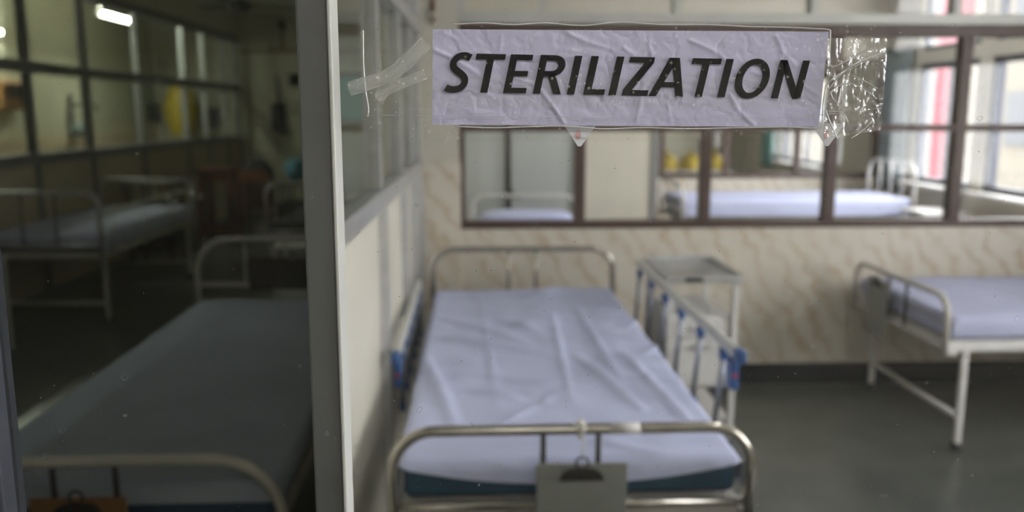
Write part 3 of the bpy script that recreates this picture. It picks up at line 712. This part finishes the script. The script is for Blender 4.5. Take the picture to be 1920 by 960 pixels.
MB().grid(50, 6, lambda u, v: (.03 * math.sin(u * 2 * PI * 4) - .01, -.2 + .4 * u, v * 1.35)).build('cloth', 'teal_felt', cu2, smooth=True, solid=.003)
tube('curtain_rod', 'dark_metal', [(.072, -.24, 1.36), (-.01, -.24, 1.36), (-.01, .24, 1.36), (.072, .24, 1.36)], .012, cu2)
# yellow bags on a trolley beyond the further wall
TY = thing('trolley', 'plain steel trolley carrying the yellow bags beyond the further wall', 'trolley', (2.33, 9.55, 0), 0)
box('deck', 'pale_steel', -.42, .42, -.2, .2, .90, .925, TY, bevel=.004)
for sx in (-1, 1):
    for sy in (-1, 1): tube('leg', 'pale_steel', [(sx * .39, sy * .17, 0), (sx * .39, sy * .17, .90)], .012, TY, 8)
for i, (x, w, lb) in enumerate(((-.27, .15, 'full yellow bag on the trolley, leftmost of three'), (.0, .15, 'full yellow bag on the trolley, middle of three'), (.26, .14, 'full yellow bag on the trolley, rightmost of three'))):
    k = thing('waste_bag', lb, 'bag', (2.33 + x, 9.55, .9255), 0, 'yellow waste bags')
    def f3(u, v, w=w, i=i):
        a = u * 2 * PI; r = math.sqrt(max(0.02, 1 - (max(0, v - .35) / .68) ** 2)) * (1 + .12 * noise.noise(Vector((math.cos(a) * 2 + i * 7, math.sin(a) * 2, v * 3))))
        return (w * .84 * r * math.cos(a), .15 * r * math.sin(a), v * .17)
    MB().grid(24, 12, f3).build('bag_body', 'yellow_plastic', k, smooth=True)
    MB().lathe([(.025, 0), (.012, .02), (.035, .05)], (0, 0, .165), 10).build('tied_neck', 'yellow_plastic', k, smooth=True)

# ------------------------------------------------------------------ added fill lights on ceilings out of view
def fill_tube(label, loc, rz, m): 
    k = thing('tube_light', label, 'light', loc, rz, 'fluorescent tubes')
    box('batten', 'white_enamel', -.04, .04, -.6, .6, -.04, 0, k, bevel=.005)
    tube('tube', m, [(0, -.57, -.062), (0, .57, -.062)], .014, k)
    for s in (-1, 1): box('lamp_holder', 'white_enamel', -.022, .022, s * .585 - .014, s * .585 + .014, -.082, -.04, k, bevel=.004)
    return k
fill_tube('added fill tube on the corridor ceiling, behind the viewer', (.35, -1.2, CEIL), 90, 'corridor_fill_glow')  # unseen lamp added to light the sign from the front
fill_tube('added fill tube on the unseen ceiling of the sterilisation bay', (1.7, 2.3, CEIL), 0, 'bay_fill_glow')  # unseen lamp added to brighten the main bed and bay
fill_tube('added fill tube on the unseen ceiling of the room behind the brown window', (2.6, 6.4, CEIL), 0, 'room_fill_glow')  # unseen lamp added to brighten the room beyond the window
fill_tube('added fill tube on the unseen ceiling of the dim left ward', (-1.9, 4.6, CEIL), 0, 'ward_fill_glow')  # unseen lamp added to lift the near ward bed and walls

# ------------------------------------------------------------------ outside
struct(box('ground', 'ground_grey', XO + .2, 60, -40, 60, -3.6, -3.5), 'paved yard outside')
bd = thing('building', 'cream building with a red pilaster outside the bright windows', 'building', (15, 0, -3.5), 0)
box('facade', 'facade_cream', 0, 5, 9.5, 48, 0, 9.0, bd)
box('pilaster', 'facade_red', -.35, 0, 26.4, 27.75, 0, 9.1, bd)
wm = MB().box(-.04, .0, -.6, .6, -.75, .75)
proto = None
for j, z in enumerate((1.7, 4.9, 7.9)):
    for y in [k * 2.9 + 12 for k in range(12)]:
        if 25.2 < y < 28.6: continue
        if proto is None:
            o = MB().box(-.06, 0.0, -.65, .65, -.75, .75).build('facade_window', 'facade_glass', bd, bevel=.01); proto = o
        else:
            o = proto.copy(); COL.objects.link(o); o.parent = bd
        o.location = (0, y, z)

# ------------------------------------------------------------------ the sign
K = .293 / 745.0
def sg(px, py): return (-.036 + (px - 812) * K, 1.6100 - (py - 56) * K)
YS = YG - .0006
sign = thing('paper_sign', 'crumpled lilac paper sign with bold black letters taped to the glass', 'sign', (.11, YS, 1.543), 0)
def lx(px, py, y): x, z = sg(px, py); return (x - .11, y, z - 1.543)
def pap(u, v):
    xl = 812 - 4 * (1 - v); xr = 1557 - 9 * (1 - v); yt = 55 + 2 * u; yb_ = 230 + 5 * u
    p = lx(xl + (xr - xl) * u, yb_ + (yt - yb_) * v, 0)
    w = .0006 * abs(noise.noise(Vector((u * 14, v * 3.5, 2)))) + .0005 * abs(noise.noise(Vector((u * 8 + v * 5, v * 6, 9))))
    X_ = xl + (xr - xl) * u; Y_ = yb_ + (yt - yb_) * v
    for (ax, ay, bx, by, A) in CREASES:
        dx, dy = bx - ax, by - ay; t_ = ((X_ - ax) * dx + (Y_ - ay) * dy) / (dx * dx + dy * dy)
        if -.05 < t_ < 1.05:
            q = ((X_ - ax - t_ * dx) ** 2 + (Y_ - ay - t_ * dy) ** 2) / 14.0
            if q < 9: w += A * math.exp(-q) * min(1, 6 * max(0, min(t_ + .05, 1.05 - t_)))
    return (p[0], -.0006 - min(.0015, max(-.0004, w)), p[2])
CREASES = [(1012, 164, 1032, 190, .0009), (1032, 190, 1060, 229, .0011), (812, 92, 850, 108, .0009), (850, 108, 900, 140, .0006), (880, 170, 925, 176, .0005), (1060, 60, 1100, 78, .0007), (1100, 78, 1150, 92, .0006),
           (1166, 86, 1190, 102, .0009), (1215, 72, 1222, 104, .0007), (1100, 150, 1130, 190, -.0004), (1210, 150, 1195, 228, .0006), (1290, 72, 1345, 95, .0009), (1345, 95, 1372, 120, .0007), (1372, 170, 1392, 205, .0009), (1392, 205, 1425, 232, .0008),
           (1455, 62, 1475, 100, .0008), (1475, 100, 1500, 122, .0006), (1500, 150, 1550, 178, .0005), (1255, 190, 1262, 230, .0005), (960, 140, 1010, 160, .0005), (830, 60, 860, 76, .0005), (940, 62, 936, 96, .0004), (1410, 130, 1440, 140, .0005)]
MB().grid(290, 72, pap).build('paper', 'sign_paper', sign, smooth=True)
CAP, SH = 71.5, .21
def bl_(x): return 169.5 + (x - 831) * .0183
def letter(polys):
    mb = MB()
    for poly in polys:
        pts = [lx(x + SH * y, bl_(x + SH * y) - y, 0) for (x, y) in poly]
        n = len(pts)
        mb.add([(p[0], -.0024, p[2]) for p in pts] + [(p[0], -.0018, p[2]) for p in pts],
               [tuple(range(n))] + [(i, (i+1) % n, (i+1) % n + n, i + n) for i in range(n)])
    return mb.build('letter', 'black_print', sign)
def rect(x0, x1, y0, y1): return [(x0, y0), (x1, y0), (x1, y1), (x0, y1)]
def stroke(cl, w):
    L_ = []; R_ = []
    for i, (x, y) in enumerate(cl):
        a = cl[max(0, i-1)]; b = cl[min(len(cl)-1, i+1)]; dx, dy = b[0]-a[0], b[1]-a[1]; l = math.hypot(dx, dy)
        ww = w[i] if isinstance(w, list) else w
        L_.append((x - dy/l*ww/2, y + dx/l*ww/2)); R_.append((x + dy/l*ww/2, y - dx/l*ww/2))
    return [[R_[i], R_[i+1], L_[i+1], L_[i]] for i in range(len(cl)-1)]
def smooth_line(p, n=6):
    out = []
    for i in range(len(p)-1):
        a = p[max(0, i-1)]; b = p[i]; c = p[i+1]; d = p[min(len(p)-1, i+2)]
        for k in range(n):
            t = k/n; out.append(tuple(.5*((2*b[j]) + (-a[j]+c[j])*t + (2*a[j]-5*b[j]+4*c[j]-d[j])*t*t + (-a[j]+3*b[j]-3*c[j]+d[j])*t**3) for j in (0, 1)))
    return out + [p[-1]]
def arc(cx, cy, rx, ry, a0, a1, n=16): return [(cx + rx*math.cos(math.radians(a0+(a1-a0)*i/n)), cy + ry*math.sin(math.radians(a0+(a1-a0)*i/n))) for i in range(n+1)]
C = CAP
letter(stroke(smooth_line([(832.5, 8.5), (841, 5.3), (851, 5.0), (860, 8), (865.5, 15.5), (865, 25), (858, 32.5), (849, 38.5), (841, 45), (838.2, 53), (841, 61), (848.5, 66.3), (858, 67.2), (868.5, 63.5)]), 12.6))
letter([rect(899, 912.5, 0, C - 10.5), rect(878, 933, C - 10.5, C)])
letter([rect(942, 955.5, 0, C), rect(955.5, 984.5, 0, 10.3), rect(955.5, 981, 31.5, 41.5), rect(955.5, 984, C - 10.3, C)])
ro = arc(1026, 52, 22, 19.5, 90, -90, 18); ri = arc(1024, 52, 11, 9.6, 90, -90, 18)
letter([rect(998, 1011.5, 0, C), rect(1011.5, 1026, C - 10, C), rect(1011.5, 1026, 32.5, 42.4)] + [[ro[i], ro[i+1], ri[i+1], ri[i]] for i in range(18)] + [[(1019, 34), (1033, 36), (1051, 0), (1036.5, 0)]])
letter([rect(1062, 1076, 0, C)])
letter([rect(1093, 1107, 0, C), rect(1107, 1132.5, 0, 10.5)])
letter([rect(1141, 1155, 0, C)])
letter([rect(1166, 1215, 0, 10.5), rect(1166, 1213, C - 10.5, C), [(1166, 10.5), (1183, 10.5), (1213, C - 10.5), (1196, C - 10.5)]])
letter([[(1217, 0), (1231, 0), (1252.5, C - 14), (1250, C), (1241, C)], [(1268.5, 0), (1283, 0), (1260, C), (1249, C), (1250, C - 14)], rect(1236, 1263, 16.5, 26.5)])
letter([rect(1305.5, 1319, 0, C - 10.5), rect(1285, 1340, C - 10.5, C)])
letter([rect(1348.5, 1362.5, 0, C)])
oo = arc(1407, 35.8, 32, 37.2, 0, 360, 48); oi = arc(1407, 35.8, 18.4, 26.6, 0, 360, 48)
letter([[oo[i], oo[i+1], oi[i+1], oi[i]] for i in range(48)])
letter([rect(1452, 1465, 0, C), rect(1495, 1508, 0, C), [(1465, C), (1453, C), (1493, 0), (1507, 0)]])

# two pale stickers peeping out below the sign
for px, lb in ((1090, 'pale sticker tip with a pink spot under the middle of the sign'), (1574, 'pale sticker tip with a pink spot under the right corner of the sign')):
    k = thing('sticker', lb, 'sticker', (0, YG + .0056, 0), 0, 'stickers under the sign')
    pts = [sg(px - 33, 228), sg(px - 3, 272), sg(px + 3, 272), sg(px + 34, 228)]
    MB().prism_xz(pts, 0, .0004).build('paper_tip', 'sticker_paper', k)
    c0 = sg(px - 3, 250); MB().prism_xz([(c0[0] + .0022 * math.cos(a), c0[1] + .0036 * math.sin(a)) for a in [2*PI*i/14 for i in range(14)]], -.0002, 0).build('print_spot', mat('pink_print%d' % px, (.80, .48, .50), .7), k)

# ------------------------------------------------------------------ sticky tape over the sign
def tape_sheet(label, x0, x1, y0, y1, m, off, amp=.0003, nu=60, nv=20, seed=0, skew=0, edges=None):
    k = thing('sticky_tape', label, 'tape', (0, YS - off, 0), 0, 'strips of clear tape over the sign')
    def fn(u, v):
        p = sg(x0 + (x1 - x0) * u, y0 + (y1 - y0) * v + skew * u)
        return (p[0], -amp * abs(noise.noise(Vector((u * 9, v * 4, seed)))), p[1])
    MB().grid(nu, nv, fn).build('film', m, k, smooth=True)
    for (pts, r) in (edges or []):
        ln = smooth_line(pts, 8)
        MB().tube([(sg(*p)[0], -.0006, sg(*p)[1]) for p in ln], r, 6).build('raised_edge', 'tape_edge', k, smooth=True)
    return k
top_edge = [(850, 47), (905, 44), (960, 47), (1020, 44), (1090, 48), (1160, 42), (1240, 46), (1330, 46), (1400, 49), (1470, 50), (1520, 52), (1553, 54), (1557, 62), (1558, 95), (1563, 121), (1590, 112), (1630, 90)]
bot_edge = [(850, 233), (920, 236), (990, 234), (1060, 233), (1130, 238), (1210, 236), (1290, 238), (1400, 236), (1480, 235), (1530, 237), (1548, 236), (1552, 228), (1551, 200), (1553, 170), (1560, 150), (1600, 125), (1655, 100)]
tape_sheet('wide clear tape across the upper half of the sign', 690, 1664, 42, 199, 'tape_clear', .0030, seed=1, edges=[(top_edge, .00055), ([(1230, 45), (1330, 43), (1440, 41), (1560, 42), (1664, 41)], .0002)])
tape_sheet('wide clear tape across the lower half of the sign', 690, 1600, 140, 262, 'tape_clear', .0036, seed=2, edges=[(bot_edge, .00055), ([(690, 213), (900, 214), (1200, 217), (1500, 215), (1664, 199)], .00018), ([(684, 58), (683, 120), (686, 170), (690, 200), (688, 215)], .0006)])
# crumpled end on the right
k = thing('sticky_tape', 'crumpled shiny tape end right of the last letter', 'tape', (0, YS - .0044, 0), 0, 'strips of clear tape over the sign')
def cr(u, v):
    p = sg(1553 + 112 * u, 70 + 190 * v - 20 * (v > .5) * u * (v - .5) * 2)
    n = noise.noise(Vector((u * 3.2 + v * 2.4, v * 2.2 - u * 1.3, 4))); n2 = noise.noise(Vector((u * 7 - v * 3, v * 6 + u * 5, 8)))
    return (p[0], -.0045 * abs(n) - .0022 * abs(n2), p[1])
MB().grid(46, 60, cr).build('film', 'tape_crumpled', k)
for pts in ([(1556, 165), (1580, 135), (1612, 112), (1660, 96)], [(1556, 150), (1600, 120), (1640, 103)], [(1600, 138), (1630, 152), (1650, 163)], [(1556, 175), (1575, 158), (1600, 154), (1625, 165), (1650, 182)], [(1580, 162), (1577, 180), (1574, 195)],
            [(1553, 202), (1563, 225), (1580, 258)], [(1556, 205), (1585, 208), (1598, 226)], [(1560, 168), (1566, 182), (1575, 190), (1580, 196)], [(1605, 256), (1625, 243), (1645, 222)]):
    MB().tube([(sg(*p)[0], -.003, sg(*p)[1]) for p in smooth_line(pts, 6)], .00042, 6).build('crease', 'tape_edge', k, smooth=True)
# milky strips on the left
def strip(label, cl, w, seed):
    k = thing('sticky_tape', label, 'tape', (0, YS - .0050, 0), 0, 'strips of clear tape over the sign')
    ln = smooth_line(cl, 8); n = len(ln) - 1
    def fn(u, v):
        i = min(n, int(round(u * n))); x, y = ln[i]; a = ln[max(0, i-1)]; b = ln[min(n, i+1)]
        dx, dy = b[0]-a[0], b[1]-a[1]; l = math.hypot(dx, dy); ww = w * (1 + .25 * noise.noise(Vector((u * 4, seed, 0))))
        p = sg(x - dy/l*ww*(v-.5), y + dx/l*ww*(v-.5)); return (p[0], -.0012 * math.sin(PI * v) - .0008 * abs(noise.noise(Vector((u * 6, v * 3, seed)))), p[1])
    MB().grid(n, 8, fn).build('film', 'tape_milky', k, smooth=True)
    for s in (-.5, .5):
        q = []
        for i in range(0, n + 1, 2): p = fn(i / n, .5 + s); q.append((p[0], p[1] - .0003, p[2]))
        MB().tube(q, .00032, 6).build('raised_edge', 'tape_edge', k, smooth=True)
strip('milky torn tape strip reaching from the left end of the sign to the post', [(655, 165), (690, 154), (725, 143), (760, 118), (800, 80)], 24, 3)
strip('short milky tape curl left of the first letter', [(708, 184), (725, 167), (760, 152), (798, 137)], 17, 5)
